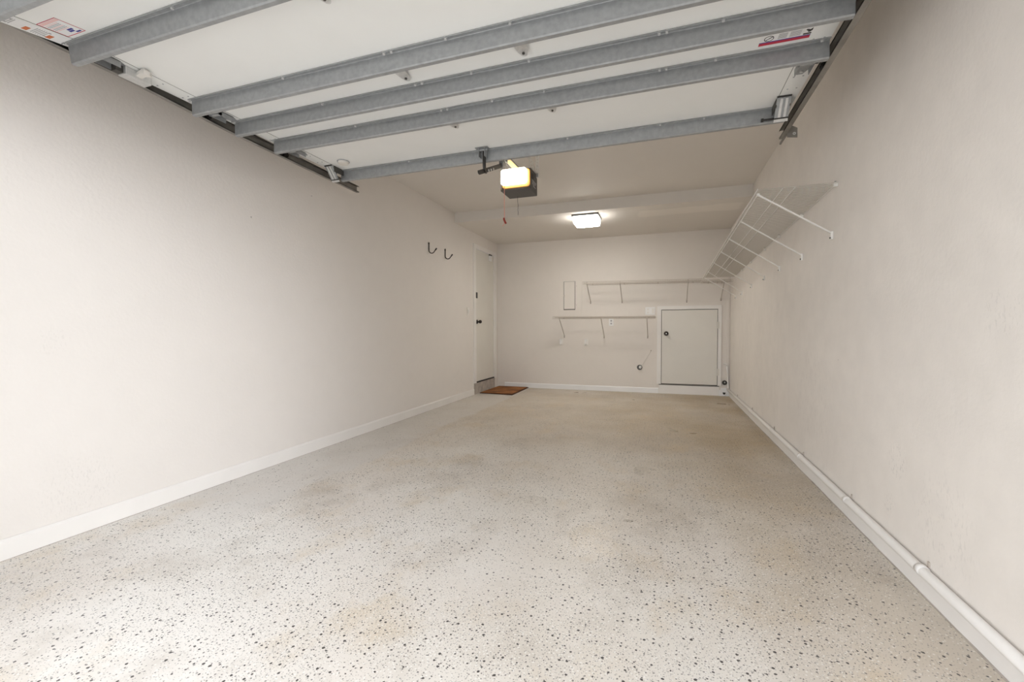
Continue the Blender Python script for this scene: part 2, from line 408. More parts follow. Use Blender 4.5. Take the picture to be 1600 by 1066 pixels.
# ---------------------------------------------------------------- entry door (door_1)
d1 = bpy.data.objects.new('door_1', None); C.objects.link(d1); d1.location = (XL, 6.58, 0); d1['kind'] = 'structure'
sl = MB().box(XL-.046, XL-.006, DY0+.012, DY1-.008, DZ0+.012, DZ1-.015).build('slab', M_doorp, d1, bevel=.002)
MB().box(XL-.10, XL+.015, DY0-.075, DY0+.008, DZ0-.005, DZ1+.055).box(XL-.10, XL+.015, DY1-.006, DY1+.085, DZ0-.01, DZ1+.055)\
    .box(XL-.10, XL+.015, DY0+.008, DY1-.006, DZ1-.008, DZ1+.055).build('door_frame', M_trim, d1, bevel=.002)
MB().box(XL-.06, XL+.006, DY0+.008, DY1-.006, DZ0-.008, DZ0+.012).build('threshold', M_rubber, d1)
k = MB().cyl((XL-.006, 6.262, 1.115), (XL+.004, 6.262, 1.115), .032, 20).cyl((XL+.004, 6.262, 1.115), (XL+.035, 6.262, 1.115), .011)
k.sphere((XL+.05, 6.262, 1.115), .027, 1, 16); k.build('door_knob', M_bronze, d1, smooth=True)
MB().box(XL-.006, XL+.022, 6.185, 6.235, 1.475, 1.565).build('deadbolt', M_black, d1, bevel=.004)
hg = MB().cyl((XL+.012, DY1-.006, .34), (XL+.012, DY1-.006, .44), .008, 10).box(XL+.004, XL+.0165, DY1-.006, DY1+.03, .34, .44).build('hinge', M_trim, d1)
for dz in (.70, 1.62): cp(hg, 0, 0, dz, d1)

# ---------------------------------------------------------------- storage hatch (door_2)
d2 = bpy.data.objects.new('door_2', None); C.objects.link(d2); d2.location = (.38, YB, .15); d2['kind'] = 'structure'
MB().box(HX0+.007, HX1-.007, YB-.012, YB+.028, HZ0+.012, HZ1-.009).build('slab', M_doorp, d2, bevel=.0015)
MB().box(HX0-.062, HX0, YB-.018, YB+.06, HZ0, HZ1+.055).box(HX1, HX1+.048, YB-.018, YB+.06, HZ0, HZ1+.055)\
    .box(HX0, HX1, YB-.018, YB+.06, HZ1, HZ1+.055).build('door_frame', M_trim, d2, bevel=.0015)
MB().box(HX0-.002, HX1+.002, YB+.008, YB+.05, HZ0-.002, HZ1+.002).build('gap_shade_sheet', M_line, d2)  # dark sheet standing in for the shade in the gap round the slab
MB().box(-.05, .80, YB-.010, YB, 0, .134).build('riser_board', M_trim, d2)
MB().box(-.05, .80, YB-.013, YB, .134, .143).build('sill', M_line, d2)
k = MB().cyl((.055, YB-.012, .925), (.055, YB-.02, .925), .034, 20).cyl((.055, YB-.02, .925), (.055, YB-.045, .925), .012)
k.sphere((.055, YB-.058, .925), .027, 1, 16); k.build('door_knob', M_bronze, d2, smooth=True)
MB().cyl((.055, YB-.083, .925), (.055, YB-.0875, .925), .007, 14).build('knob_highlight', M_bright, d2)  # bright disc standing in for the highlight on the knob
hg = MB().cyl((.776, YB-.016, .30), (.776, YB-.016, .40), .007, 10).box(.76, .80, YB-.0205, YB-.012, .30, .40).build('hinge', M_doorp, d2)
cp(hg, 0, 0, .70, d2)

# ---------------------------------------------------------------- overhead sectional door
PZ = 2.222           # underside of the open panels
PX0, PX1 = -2.412, .662
gd = thing('garage_door', 'white overhead sectional garage door standing open, stiffened by galvanised struts', 'garage door', (-.875, 1.8, PZ))
JOINTS = [1.255, 1.812, 2.352, 2.868]
TILT = math.radians(7.6)
def tiltm(): # bottom section leans down towards the mouth
    p = Vector((0, 1.255, PZ)); return Matrix.Translation(p) @ Matrix.Rotation(TILT, 4, 'X') @ Matrix.Translation(-p)
def put(mb, tilted):
    if tilted: bmesh.ops.transform(mb.bm, matrix=tiltm(), verts=mb.bm.verts)
    return mb
def section(y0, y1, tilted=False):
    m = MB()
    prof = [(y0+.004, PZ), (y1-.004, PZ), (y1-.002, PZ+.004), (y1-.002, PZ+.043), (y0+.002, PZ+.043), (y0+.002, PZ+.004)]
    m.prism(prof, 'x', PX0+.002, PX1-.002)
    p = put(m, tilted).build('door_section', M_panel, gd)
    for x0, x1 in ((PX0, PX0+.088), (PX1-.088, PX1)):
        s = MB().box(x0, x1, y0+.006, y1-.006, PZ-.0015, PZ)
        w = x0 if x0 < -1 else x1-.0015
        s.box(w, w+.0015, y0+.006, y1-.006, PZ, PZ+.04)
        e = put(s, tilted).build('end_stile', M_panel, p)
        q = MB()
        xi = x1+.0005 if x0 < -1 else x0-.0025
        q.box(xi, xi+.002, y0+.006, y1-.006, PZ-.0007, PZ)
        put(q, tilted).build('stile_seam', M_line, p)
        q = MB()
        for t in (.28, .5, .72):
            for xx in (x0+.022, x0+.062):
                q.cyl((xx, y0+(y1-y0)*t, PZ-.0015), (xx, y0+(y1-y0)*t, PZ-.0035), .004, 8)
        put(q, tilted).build('stile_screws', M_ink, p)
    return p
sec = [section(.728, 1.255, True)]+[section(a, b_) for a, b_ in zip(JOINTS, JOINTS[1:])]
def strut(yw, x0, x1, p, tilted=False, bolts=()):
    m = MB()
    line = [(yw-.024, PZ-.0075), (yw-.0235, PZ-.0015), (yw-.006, PZ-.0015), (yw-.002, PZ-.0015),
            (yw, PZ-.004), (yw, PZ-.072), (yw+.004, PZ-.0760), (yw+.021, PZ-.0765), (yw+.022, PZ-.069)]
    m.sheet(line, -.0013, 'x', x0, x1)
    o = put(m, tilted).build('strut', M_galv, p)
    for xb in bolts:
        h = MB().cyl((xb, yw-.017, PZ-.001), (xb, yw-.017, PZ-.013), .0060, 6).cyl((xb, yw-.017, PZ-.003), (xb, yw-.017, PZ-.0042), .0075, 12)
        put(h, tilted).build('bolt', M_bright, o)
    return o
BX = [-2.375, -1.74, -1.168, -1.13, -.865, -.58, -.02, .01, .22, .63]
strut(1.255-.372, -2.39, .657, sec[0], True, BX)
strut(1.255-.066, -2.398, .657, sec[0], True, BX)
strut(1.697, -2.380, .655, sec[1], False, BX)
strut(1.957, -2.394, .660, sec[2], False, BX)
strut(2.227, -2.388, .662, sec[2], False, BX)
strut(2.812, -2.350, .632, sec[3], False, [-1.74, -.58, -.02, .22])
# intermediate hinges: plate with rounded tail that passes over the joint
def hinge(x, y, p):
    m = MB()
    w = .027
    pl = [(x-w, y-.05), (x+w, y-.05), (x+w, y+.03), (x+w*.8, y+.062), (x+w*.42, y+.088), (x+w*.15, y+.094), (x-w*.15, y+.094), (x-w*.42, y+.088), (x-w*.8, y+.062), (x-w, y+.03)]
    m.prism(pl, 'z', PZ-.014, PZ-.0115)
    m.box(x-.010, x+.010, y+.05, y+.085, PZ-.0115, PZ-.0005)
    m.cyl((x-w, y, PZ-.012), (x+w, y, PZ-.012), .008, 10)
    o = m.build('hinge', M_bright, p)
    MB().cyl((x, y+.066, PZ-.014), (x, y+.066, PZ-.020), .006, 6).build('hinge_bolt', M_dark, p)
    return o
for y, p in ((1.800, sec[1]), (2.335, sec[2])):
    for x in (-1.174, -.582): hinge(x, y, p)
hinge(-1.174, 1.262, sec[1]); hinge(-.582, 1.262, sec[1])
# end hinges with rollers on both sides
def end_hinge(xc, y, p, side, zr_):
    m = MB(); w = .030
    pl = [(xc-w, y-.04), (xc+w, y-.04), (xc+w, y+.075), (xc+w*.4, y+.115), (xc-w*.4, y+.115), (xc-w, y+.075)]
    m.prism(pl, 'z', PZ-.005, PZ-.0016)
    m.cyl((xc-w, y, PZ-.016), (xc+w, y, PZ-.016), .012, 12)
    m.box(xc-w, xc-w+.003, y-.02, y+.08, PZ-.030, PZ-.0016); m.box(xc+w-.003, xc+w, y-.02, y+.08, PZ-.030, PZ-.0016)
    m.build('roller_hinge', M_galv, p)
    q = MB()
    for yy in (y+.03, y+.085): q.cyl((xc, yy, PZ-.005), (xc, yy, PZ-.011), .0075, 6)
    q.build('hinge_bolts', M_bright, p)
    xe = xc-.075 if side < 0 else xc+.075
    r = MB().cyl((xc, y, PZ-.020), (xc+.046*side, y, PZ-.020), .0055, 8)
    r.cyl((xc+.056*side, y, zr_), (xc+.070*side, y, zr_), .018, 16).cyl((xc+.049*side, y, zr_), (xc+.058*side, y, zr_), .006, 8)
    r.build('roller', M_black, p)
for y, p, zl in ((1.262, sec[1], 2.226), (1.815, sec[1], 2.206), (2.355, sec[2], 2.189)):
    end_hinge(PX0+.048, y+.004, p, -1, zl); end_hinge(PX1-.048, y+.004, p, 1, 2.177)
# top corner roller fixtures
def top_fix(x0, x1, p, side):
    A = Vector((0, 2.672, PZ-.002)); B = Vector((0, 2.752, PZ-.094)); d = (B-A); n_ = Vector((0, d.z, -d.y)).normalized()
    def seg(u0, u1, t0, t1, h, m_, nm, th=.003):
        m = MB(); P = [A+d*t0, A+d*t1]
        c = [Vector((u0, 0, 0))+P[0], Vector((u1, 0, 0))+P[0], Vector((u1, 0, 0))+P[1], Vector((u0, 0, 0))+P[1]]
        c = [v+n_*h for v in c]; e = [v-n_*th for v in c]
        m.quad(*c); m.quad(*e[::-1])
        for i in range(4): m.quad(c[i], c[(i+1) % 4], e[(i+1) % 4], e[i])
        return m.build(nm, m_, p)
    w = x1-x0
    seg(x0, x1, .05, .93, 0, M_galv, 'top_fixture')
    for u in (.33, .70): seg(x0+w*(u-.09), x0+w*(u+.09), .10, .88, .006, M_bright, 'fixture_rib', .006)
    seg(x0, x1, .0, .06, .004, M_black, 'fixture_strap', .006); seg(x0, x1, .90, .95, .004, M_black, 'fixture_strap', .006)
    seg(x0, x1, .95, 1.08, .002, M_bright, 'fixture_lip')
    MB().box(x0, x0+.003, 2.70, 2.80, PZ-.045, PZ-.002).box(x1-.003, x1, 2.70, 2.80, PZ-.045, PZ-.002).build('fixture_cheek', M_dark, p)
    xi = x1+.045 if side < 0 else x0-.045; xo = x0 if side < 0 else x1
    yy, zz = 2.775, PZ-.074
    if side > 0: MB().cyl((xi, yy, zz), (xo+.004, yy, zz), .006, 8).cyl((xi, yy, zz), (xi-.012, yy, zz), .010, 10).build('roller_stem', M_black, p)
top_black = None
top_fix(-2.385, -2.320, sec[3], -1); top_fix(.565, .632, sec[3], 1)
# slide lock on the left end
lk = MB().box(-2.400, -2.345, 1.37, 1.48, PZ-.040, PZ-.002)
lk.build('slide_lock', M_bright, sec[1], bevel=.003)
MB().prism([(-2.345, 1.412), (-2.31, 1.405), (-2.285, 1.41), (-2.278, 1.43), (-2.29, 1.447), (-2.31, 1.434), (-2.345, 1.438)], 'z', PZ-.030, PZ-.012)\
    .box(-2.315, -2.292, 1.412, 1.434, PZ-.012, PZ-.001).build('lock_lever', M_plate, sec[1], bevel=.002)
MB().box(-2.395, -2.36, 1.34, 1.372, PZ-.034, PZ-.002).build('lock_bolt', M_dark, sec[1])
# little white round cap on the top section
MB().cyl((-2.2, 2.655, PZ), (-2.2, 2.655, PZ-.020), .040, 28, .037).build('round_cap', M_plate, sec[3], bevel=.002)
MB().ring((-2.2, 2.655, PZ-.002), (0, 0, -1), .036, .044, .004).build('cap_ring', M_ink, sec[3])

# labels on the door
def flat(pts, z0, name, m, p, tilted=False, t=.0006):
    return put(MB().prism(pts, 'z', z0-t, z0), tilted).build(name, m, p)
def rect(x0, x1, y0, y1): return [(x0, y0), (x1, y0), (x1, y1), (x0, y1)]
P0 = PZ-.0002
# warning label on the right
wl = flat(rect(.385, .598, 2.104, 2.210), P0, 'warning_label', M_label, sec[2]); wl['label'] = 'white warning label with red stripe, crossed circle and black figure'
L1 = P0-.0006
flat(rect(.385, .598, 2.164, 2.182), L1, 'label_red_stripe', M_red, sec[2])
flat(rect(.385, .598, 2.159, 2.164), L1, 'label_blue_line', M_blue, sec[2])
for k in range(6): flat(rect(.452, .485, 2.118+k*.006, 2.121+k*.006), L1, 'label_text', M_ink, sec[2])
for k in range(6): flat(rect(.495, .535, 2.118+k*.006, 2.121+k*.006), L1, 'label_text', M_ink, sec[2])
r_ = MB().ring((.418, 2.138, L1), (0, 0, -1), .0155, .0185, .0006); r_.build('label_circle', M_black, sec[2])
flat([(.406, 2.146), (.409, 2.149), (.431, 2.131), (.428, 2.128)], L1, 'label_wrench', M_black, sec[2])
flat(rect(.411, .418, 2.138, 2.145), L1, 'label_hand', M_ink, sec[2])
flat([(.553, 2.120), (.560, 2.122), (.566, 2.126), (.573, 2.117), (.577, 2.119), (.573, 2.127), (.583, 2.125), (.584, 2.129), (.572, 2.134), (.568, 2.141), (.560, 2.141), (.558, 2.133), (.550, 2.125)], L1, 'label_figure', M_black, sec[2])
flat(rect(.545, .588, 2.146, 2.155), L1, 'label_block', M_black, sec[2])
# instruction labels near the left end of the bottom section (tilted with it)
def tl(pts, n, m, lvl=0): return flat(pts, P0-.0006*lvl, n, m, sec[0], True)
il = tl(rect(-2.318, -2.205, 1.050, 1.150), 'instruction_label', M_label); il['label'] = 'small white label with a red outline and dark blue blocks'
tl(rect(-2.318, -2.205, 1.050, 1.0525), 'label_outline', M_red, 1); tl(rect(-2.318, -2.205, 1.1475, 1.150), 'label_outline', M_red, 1)
tl(rect(-2.318, -2.3155, 1.050, 1.150), 'label_outline', M_red, 1); tl(rect(-2.2075, -2.205, 1.050, 1.150), 'label_outline', M_red, 1)
tl(rect(-2.312, -2.211, 1.055, 1.068), 'label_band', M_pink, 1)
for k in range(7): tl(rect(-2.308, -2.235, 1.073+k*.006, 1.0755+k*.006), 'label_text', M_ink if k % 3 else M_pink, 1)
tl(rect(-2.262, -2.232, 1.116, 1.124), 'label_block', M_blue, 1); tl(rect(-2.268, -2.240, 1.126, 1.134), 'label_block', M_blue, 1); tl(rect(-2.245, -2.218, 1.137, 1.144), 'label_block', M_blue, 1)
sl_ = flat(rect(-2.405, -2.332, .93, 1.165), P0-.0016, 'stile_label', M_label, sec[0], True); sl_['label'] = 'long white label with grey text and two orange marks'
for (y0, y1) in ((1.040, 1.056), (1.112, 1.128)): flat(rect(-2.398, -2.365, y0, y1), P0-.0022, 'orange_mark', M_orange, sec[0], True)
for y0 in (.965, 1.066):
    for k in range(6): flat(rect(-2.396, -2.345, y0+k*.007, y0+.003+k*.007), P0-.0022, 'label_text', M_ink, sec[0], True)

# ---------------------------------------------------------------- door tracks
def track(name, label, xo, side, zs, y_end):
    """C-channel: web at xo, flanges towards the door; zs gives the underside height along y"""
    t = thing(name, label, 'door track', (xo, 1.9, 2.15))
    # path of the channel centre (y, z) from the far end, round the curve and down the jamb
    hh = .026
    path = [(y, z+hh) for y, z in zs]
    yc, zc = path[-1]; R = .36
    for k in range(1, 13):
        a = math.pi/2*k/12; path.append((yc-R*math.sin(a), zc-R*(1-math.cos(a))))
    path.append((yc-R, .03))
    inn = -side   # direction to the door
    prof = [(.006*inn+.019*inn, -hh+.006), (.025*inn, -hh), (0, -hh), (0, hh), (.025*inn, hh), (.025*inn, hh-.006)]
    prof = [(xo+px, pz) for px, pz in prof]
    th = .0018
    b = MB(); rings = []
    for i, (y, z) in enumerate(path):
        a = path[max(i-1, 0)]; c = path[min(i+1, len(path)-1)]
        d = Vector((c[0]-a[0], c[1]-a[1])).normalized(); nrm = Vector((d.y, -d.x))  # points up on the flat run (travel is -y)
        if i == 0: nrm = Vector((0, 1))
        ring = []
        inner = [(px+(th*inn if 1 < k < 4 else 0), pz+(th if pz < 0 else -th)) for k, (px, pz) in enumerate(prof)]
        for (px, pz) in prof+inner[::-1]:
            ring.append(b.bm.verts.new((px, y+nrm.x*pz, z+nrm.y*pz)))
        rings.append(ring)
    n = len(rings[0])
    for A, B in zip(rings, rings[1:]):
        for i in range(n):
            j = (i+1) % n; b.bm.faces.new((A[i], A[j], B[j], B[i]))
    b.bm.faces.new(rings[0]); b.bm.faces.new(rings[-1][::-1])
    b.build('channel', M_track, t)
    # brackets to the side wall near the mouth
    yb = path[-1][0]
    for zb in (.4, 1.3):
        m = MB()
        if side < 0: m.box(xo-.03, xo, yb-.03, yb+.02, zb, zb+.06).box(xo-.03, xo-.027, YF+.001, yb+.02, zb, zb+.06)
        else: m.box(xo, xo+.03, yb-.03, yb+.02, zb, zb+.06).box(xo+.027, xo+.03, YF+.001, yb+.02, zb, zb+.06)
        m.build('wall_bracket', M_galv, t)
    return t
M_track = mat('track_steel', (.30, .285, .26), .5, .7, vary=.2, vscale=10)
tL = track('door_track', 'dark steel door track running along the left wall', -2.442, -1,
      [(3.108, 2.150), (2.676, 2.154), (2.22, 2.165), (1.96, 2.170), (1.66, 2.186), (1.43, 2.198), (1.236, 2.200), (.92, 2.20)], 3.1)
tR = track('door_track', 'dark steel door track running along the right wall', .690, 1,
      [(3.09, 2.150), (2.68, 2.150), (2.23, 2.150), (1.9, 2.152), (.92, 2.16)], 3.1)
# angle hanger plate at the far end of the right track, and struts to the walls out of view
MB().prism([(.690, 2.128), (.742, 2.120), (.742, 2.176), (.690, 2.206)], 'y', 3.012, 3.015).build('hanger_plate', M_track, tR)
MB().ring((.726, 3.0115, 2.145), (0, -1, 0), .003, .0085, .001).build('hanger_bolt', M_bright, tR)
MB().prism([(.684, 3.02), (.695, 3.02), (.693, 3.17), (.684, 3.17)], 'z', 2.146, 2.156).build('track_tail', M_track, tR)
for t_, x0, x1 in ((tL, XL+.001, -2.442), (tR, .69, XR-.001)):
    MB().box(x0, x1, .94, .97, 2.218, 2.222).build('wall_stay', M_galv, t_)

# ---------------------------------------------------------------- garage door opener
OXc = -1.155
ox0, ox1, oy0, oy1, oz0, oz1 = -1.281, -1.03, 3.46, 3.69, 2.147, 2.324
op = thing('garage_door_opener', 'grey ceiling-hung garage door opener with lit lamp lens and black wall arm', 'garage door opener', (OXc, 3.58, 2.335))
op['label'] = 'dark grey ceiling-hung garage door opener with a glowing lamp lens'
b = MB().prism([(oy0+.035, oz0+.002), (oy1, oz0), (oy1, oz1-.035), (oy1-.04, oz1), (oy0+.035, oz1)], 'x', ox0, ox1)
b.box(ox0, ox1, oy0, oy0+.035, oz0, oz0+.008).box(ox0, ox0+.004, oy0, oy0+.035, oz0, oz1-.01)
b.build('housing', M_box, op, bevel=.003)
# lens: rounded box bulging towards the door
def lens(name, x0, x1, y0, y1, z0, z1, m, r=.025):
    mb = MB(); n = 6
    poly = []
    for cx, cz, a0 in ((x1-r, z1-r, 0), (x0+r, z1-r, 90), (x0+r, z0+r, 180), (x1-r, z0+r, 270)):
        for k in range(n+1):
            a = math.radians(a0+90*k/n); poly.append((cx+r*math.cos(a), cz+r*math.sin(a)))
    return mb.prism(poly, 'y', y0, y1).build(name, m, op, bevel=.006)
lens('lamp_lens', ox0+.004, ox1-.024, oy0-.012, oy0+.020, oz0+.046, oz1-.004, M_olens)
lens('lamp_lens_rim', ox0+.006, ox1-.003, oy0+.0205, oy0+.034, oz0+.024, oz1-.006, M_amber)
# vents and rating text on the right side of the housing
for k in range(5): MB().box(ox1, ox1+.0015, oy0+.060+k*.012, oy0+.066+k*.012, oz1-.075, oz1-.03).build('vent_slot', M_black, op)
for k, (a, c) in enumerate(((.075, .20), (.08, .19), (.075, .15), (.10, .18))):
    MB().box(ox1, ox1+.0008, oy0+a, oy0+c, oz1-.090-k*.014, oz1-.083-k*.014).build('rating_text', M_ink, op)
# rail towards the door header
rl = MB().sheet([(OXc-.032, 2.318), (OXc-.032, 2.324), (OXc-.004, 2.324), (OXc-.004, 2.352), (OXc+.004, 2.352), (OXc+.004, 2.324), (OXc+.032, 2.324), (OXc+.032, 2.318)], .002, 'y', .62, oy0+.05)
rl.build('rail', M_black, op)
MB().box(OXc-.016, OXc+.026, 3.24, 3.46, 2.3195, 2.3235).build('rail_lamp_tint', M_yellow, op)  # yellow strip painting the lamp's glow on the rail
MB().box(OXc-.02, OXc+.03, YF+.001, .62, 2.285, 2.37).build('header_bracket', M_galv, op)
# trolley and door arm
MB().box(OXc-.030, OXc+.022, 3.12, 3.22, 2.276, 2.316).box(OXc-.02, OXc+.01, 3.14, 3.20, 2.225, 2.276).build('trolley', M_galv, op, bevel=.003)
arm = MB()
arm.prism([(2.695, 2.046), (2.700, 2.030), (2.720, 2.026), (3.178, 2.232), (3.172, 2.252), (3.155, 2.256)], 'x', OXc-.004, OXc+.003)
arm.build('straight_arm', M_black, op)
for yy, zz in ((2.87, 2.104), (2.915, 2.124), (2.96, 2.144)):
    MB().cyl((OXc+.002, yy, zz), (OXc+.008, yy, zz), .0085, 10).build('arm_bolt', M_bright, op)
ca = MB()
pa = [Vector((2.793, 2.205)), Vector((2.791, 2.150)), Vector((2.792, 2.110)), Vector((2.800, 2.078)), Vector((2.815, 2.068))]
w = .012
left = [(p.x-w, p.y) for p in pa]; right = [(p.x+w, p.y) for p in pa]
ca.prism(left+right[::-1], 'x', OXc-.003, OXc+.011); ca.build('curved_arm', M_black, op); MB().cyl((OXc-.0195, 2.798, PZ-.032), (OXc+.0165, 2.798, PZ-.032), .005, 8).build('arm_pin', M_galv, op)
br = MB().box(OXc-.024, OXc-.021, 2.755, 2.805, PZ-.060, PZ-.004).box(OXc+.018, OXc+.021, 2.755, 2.805, PZ-.060, PZ-.004).box(OXc-.045, OXc+.045, 2.745, 2.785, PZ-.006, PZ-.0025)
br.cyl((OXc-.034, 2.775, PZ-.012), (OXc+.034, 2.775, PZ-.012), .006, 8).cyl((OXc-.035, 2.775, PZ-.012), (OXc+.035, 2.775, PZ-.012), .008, 8)
br.build('door_bracket', M_galv, sec[3])
# perforated hanging straps
M_strap = mat('perforated_strap', (.78, .77, .74), .45, .15)
def strap(p0, p1, name='hanging_strap'):
    p0, p1 = Vector(p0), Vector(p1); d = (p1-p0); L_ = d.length; d.normalize(); s = Vector((0, 1, 0)).cross(d).normalized()
    m = MB(); w = .0145
    def bar(a, c, u0, u1):
        A = p0+d*a; B = p0+d*c
        vs = []
        for q in (A+s*u0, A+s*u1, B+s*u1, B+s*u0):
            vs.append(q)
        m.quad(*vs); m.quad(*[v+Vector((0, .002, 0)) for v in vs[::-1]])
        for i in range(4): m.quad(vs[i], vs[(i+1) % 4], vs[(i+1) % 4]+Vector((0, .002, 0)), vs[i]+Vector((0, .002, 0)))
    bar(0, L_, -w, -.004); bar(0, L_, .004, w)
    a = 0
    while a < L_: bar(a, min(a+.014, L_), -.004, .004); a += .026
    return m.build(name, M_strap, op)
strap((-1.035, 3.665, 2.295), (-1.135, 3.70, 2.598)); strap((-1.020, 3.66, 2.295), (-1.020, 3.66, 2.598))
strap((-1.262, 3.66, 2.295), (-1.262, 3.66, 2.598))
MB().box(ox0+.01, ox1+.016, 3.655, 3.672, 2.300, 2.330).build('mount_bar', M_galv, op)
# wire hanging from the back
MB().tube([(-1.19, 3.64, 2.152), (-1.192, 3.642, 2.10), (-1.187, 3.64, 2.07), (-1.190, 3.64, 2.03), (-1.186, 3.64, 2.005), (-1.189, 3.64, 1.985)], .0016, 6).build('loose_wire', M_black, op)
# emergency release rope
rr = MB().tube([(-1.150, 3.19, 2.236), (-1.150, 3.19, 2.10), (-1.151, 3.19, 1.95), (-1.150, 3.19, 1.845)], .0022, 6)
ro = rr.build('release_rope', M_rope, op)
MB().tube([(-1.155, 3.19, 1.852), (-1.153, 3.19, 1.838), (-1.146, 3.19, 1.822), (-1.138, 3.19, 1.808)], .0075, 10).build('rope_handle', mat('dark_red_handle', (.28, .03, .02), .4), op)
MB().tube([(-1.148, 3.19, 1.818), (-1.156, 3.19, 1.802), (-1.166, 3.19, 1.790)], .0016, 6).build('rope_tail', M_rope, op)

# ---------------------------------------------------------------- ceiling lamp
cl = thing('ceiling_lamp', 'square white flush ceiling lamp, switched on', 'ceiling lamp', (-.945, 5.77, Z2))
cx, cy = -.942, 5.775; hw = .166
MB().box(cx-hw-.002, cx+hw+.002, cy-hw-.002, cy+hw+.002, Z2-.022, Z2).build('base_plate', mat('lamp_base_grey', (.10, .10, .095), .5, .3), cl, bevel=.003)
b = MB(); n = 14; grid = []
for k, (zz, sc_) in enumerate(((-.0225, .985), (-.035, .985), (-.092, .945), (-.104, .90), (-.113, .70), (-.119, .45), (-.122, .2))):
    ring = []
    for i in range(40):
        a = 2*math.pi*i/40; c_, s_ = math.cos(a), math.sin(a); e = .22
        px = math.copysign(abs(c_)**e, c_); py = math.copysign(abs(s_)**e, s_)
        ring.append(b.bm.verts.new((cx+px*hw*sc_, cy+py*hw*sc_, Z2+zz)))
    grid.append(ring)
for A, B in zip(grid, grid[1:]):
    for i in range(40): b.bm.faces.new((A[i], A[(i+1) % 40], B[(i+1) % 40], B[i]))
b.bm.faces.new(grid[-1]); b.bm.faces.new(grid[0][::-1])
b.build('lens', M_lens, cl, smooth=True)

# ---------------------------------------------------------------- wire shelf along the right wall
def lerp(a, c, t): return a+(c-a)*t
sh = thing('wire_shelf', 'white wire shelf high on the right wall, held by slanted braces', 'shelf', (.93, 3.0, 1.82))
ya, yb_ = 2.985, 6.70
def zr(y): return lerp(1.828, 1.712, (y-ya)/(yb_-ya))
fx = .536
dk = MB()
nw = 146
for i in range(nw+1):
    y = lerp(ya, yb_, i/nw); z = zr(y)
    dk.tube([(XR-.004, y, z), (fx, y, z), (fx, y, z-.030)], .0021, 6)
dk.build('deck_wires', M_wired, sh)
for x, dz, r in ((fx-.002, .003, .0034), (fx-.002, -.030, .0034), (.665, -.004, .0026), (.728, -.004, .0026), (XR-.008, -.003, .0030)):
    MB().tube([(x, ya, zr(ya)+dz), (x, yb_, zr(yb_)+dz)], r, 8).build('long_wire', M_wire, sh)
BR = [(2.955, 3.058, 1.547), (3.60, 3.643, 1.510), (4.175, 4.276, 1.510), (4.73, 4.871, 1.495), (5.35, 5.523, 1.476), (6.0, 6.149, 1.447), (6.52, 6.62, 1.43)]
for (yt, ybm, zb) in BR:
    yt = max(yt, ya+.005)
    zt = zr(yt)-.032
    p0 = Vector((fx+.004, yt, zt)); p1 = Vector((XR-.012, ybm, zb+.012))
    m = MB(); d = (p1-p0).normalized(); s1 = Vector((0, 1, 0)); s1 = (s1-d*s1.dot(d)).normalized(); s2 = d.cross(s1)
    w, h = .0065, .0035
    ring = lambda P: [P+s1*w+s2*h, P-s1*w+s2*h, P-s1*w-s2*h, P+s1*w-s2*h]
    A, B = ring(p0), ring(p1)
    for i in range(4): m.quad(A[i], A[(i+1) % 4], B[(i+1) % 4], B[i])
    m.quad(*A[::-1]); m.quad(*B)
    m.box(fx-.006, fx+.008, yt-.008, yt+.008, zt-.002, zt+.010)
    br_ = m.build('brace', M_wire, sh)
    MB().box(XR-.013, XR, ybm-.008, ybm+.008, zb-.028, zb+.02).build('brace_foot', M_wire, br_, bevel=.002)
    MB().cyl((XR-.013, ybm, zb-.018), (XR-.018, ybm, zb-.018), .005, 8).build('screw', M_dark, br_)
for i, y in enumerate((3.0, 3.643, 4.291, 4.83, 5.541, 6.121, 6.6)):
    MB().box(XR-.022, XR, y-.010, y+.010, zr(y)-.018, zr(y)+.008).build('wall_clip', M_wire, sh, bevel=.003)
    MB().cyl((XR-.004, y+.014, zr(y)+.012), (XR-.012, y+.014, zr(y)+.012), .0055, 8).build('clip_screw', M_dark, sh)

# shelves on the back wall
def back_shelf(label, x0, x1, z0, z1, depth, braces, nwire):
    t = thing('wire_shelf', label, 'shelf', ((x0+x1)/2, YB, (z0+z1)/2))
    def zz(x): return lerp(z0, z1, (x-x0)/(x1-x0))
    fy = YB-depth
    m = MB()
    for i in range(nwire+1):
        x = lerp(x0, x1, i/nwire); m.tube([(x, YB-.003, zz(x)), (x, fy, zz(x)), (x, fy, zz(x)-.026)], .0013, 5)
    m.build('deck_wires', M_wiret, t)
    for y, dz in ((fy-.002, .003), (fy-.002, -.027), (YB-depth*.6, -.003), (YB-.007, -.003)):
        MB().tube([(x0, y, zz(x0)+dz), (x1, y, zz(x1)+dz)], .0035, 8).build('long_wire', M_wiret, t)
    for xb, zb in braces:
        m = MB(); m.tube([(xb, fy+.002, zz(xb)+.004), (xb, fy+.004, zz(xb)-.03), (xb, YB-.012, zb+.015), (xb, YB-.005, zb-.01)], .0055, 8)
        o = m.build('brace', M_wiret, t)
        MB().box(xb-.009, xb+.009, YB-.008, YB, zb-.022, zb+.018).build('brace_foot', M_wiret, o)
        MB().cyl((xb, YB-.008, zb-.014), (xb, YB-.012, zb-.014), .005, 8).build('screw', M_dark, o)
    for k in range(4):
        x = lerp(x0+.1, x1-.1, k/3)
        MB().box(x-.009, x+.009, YB-.014, YB, zz(x)-.012, zz(x)+.012).build('wall_clip', M_wiret, t)
    return t
back_shelf('upper beige wire shelf on the back wall, above the hatch', -1.17, .53, 1.718, 1.700, .385, [(-1.102, 1.427), (-.607, 1.427), (.344, 1.415)], 70)
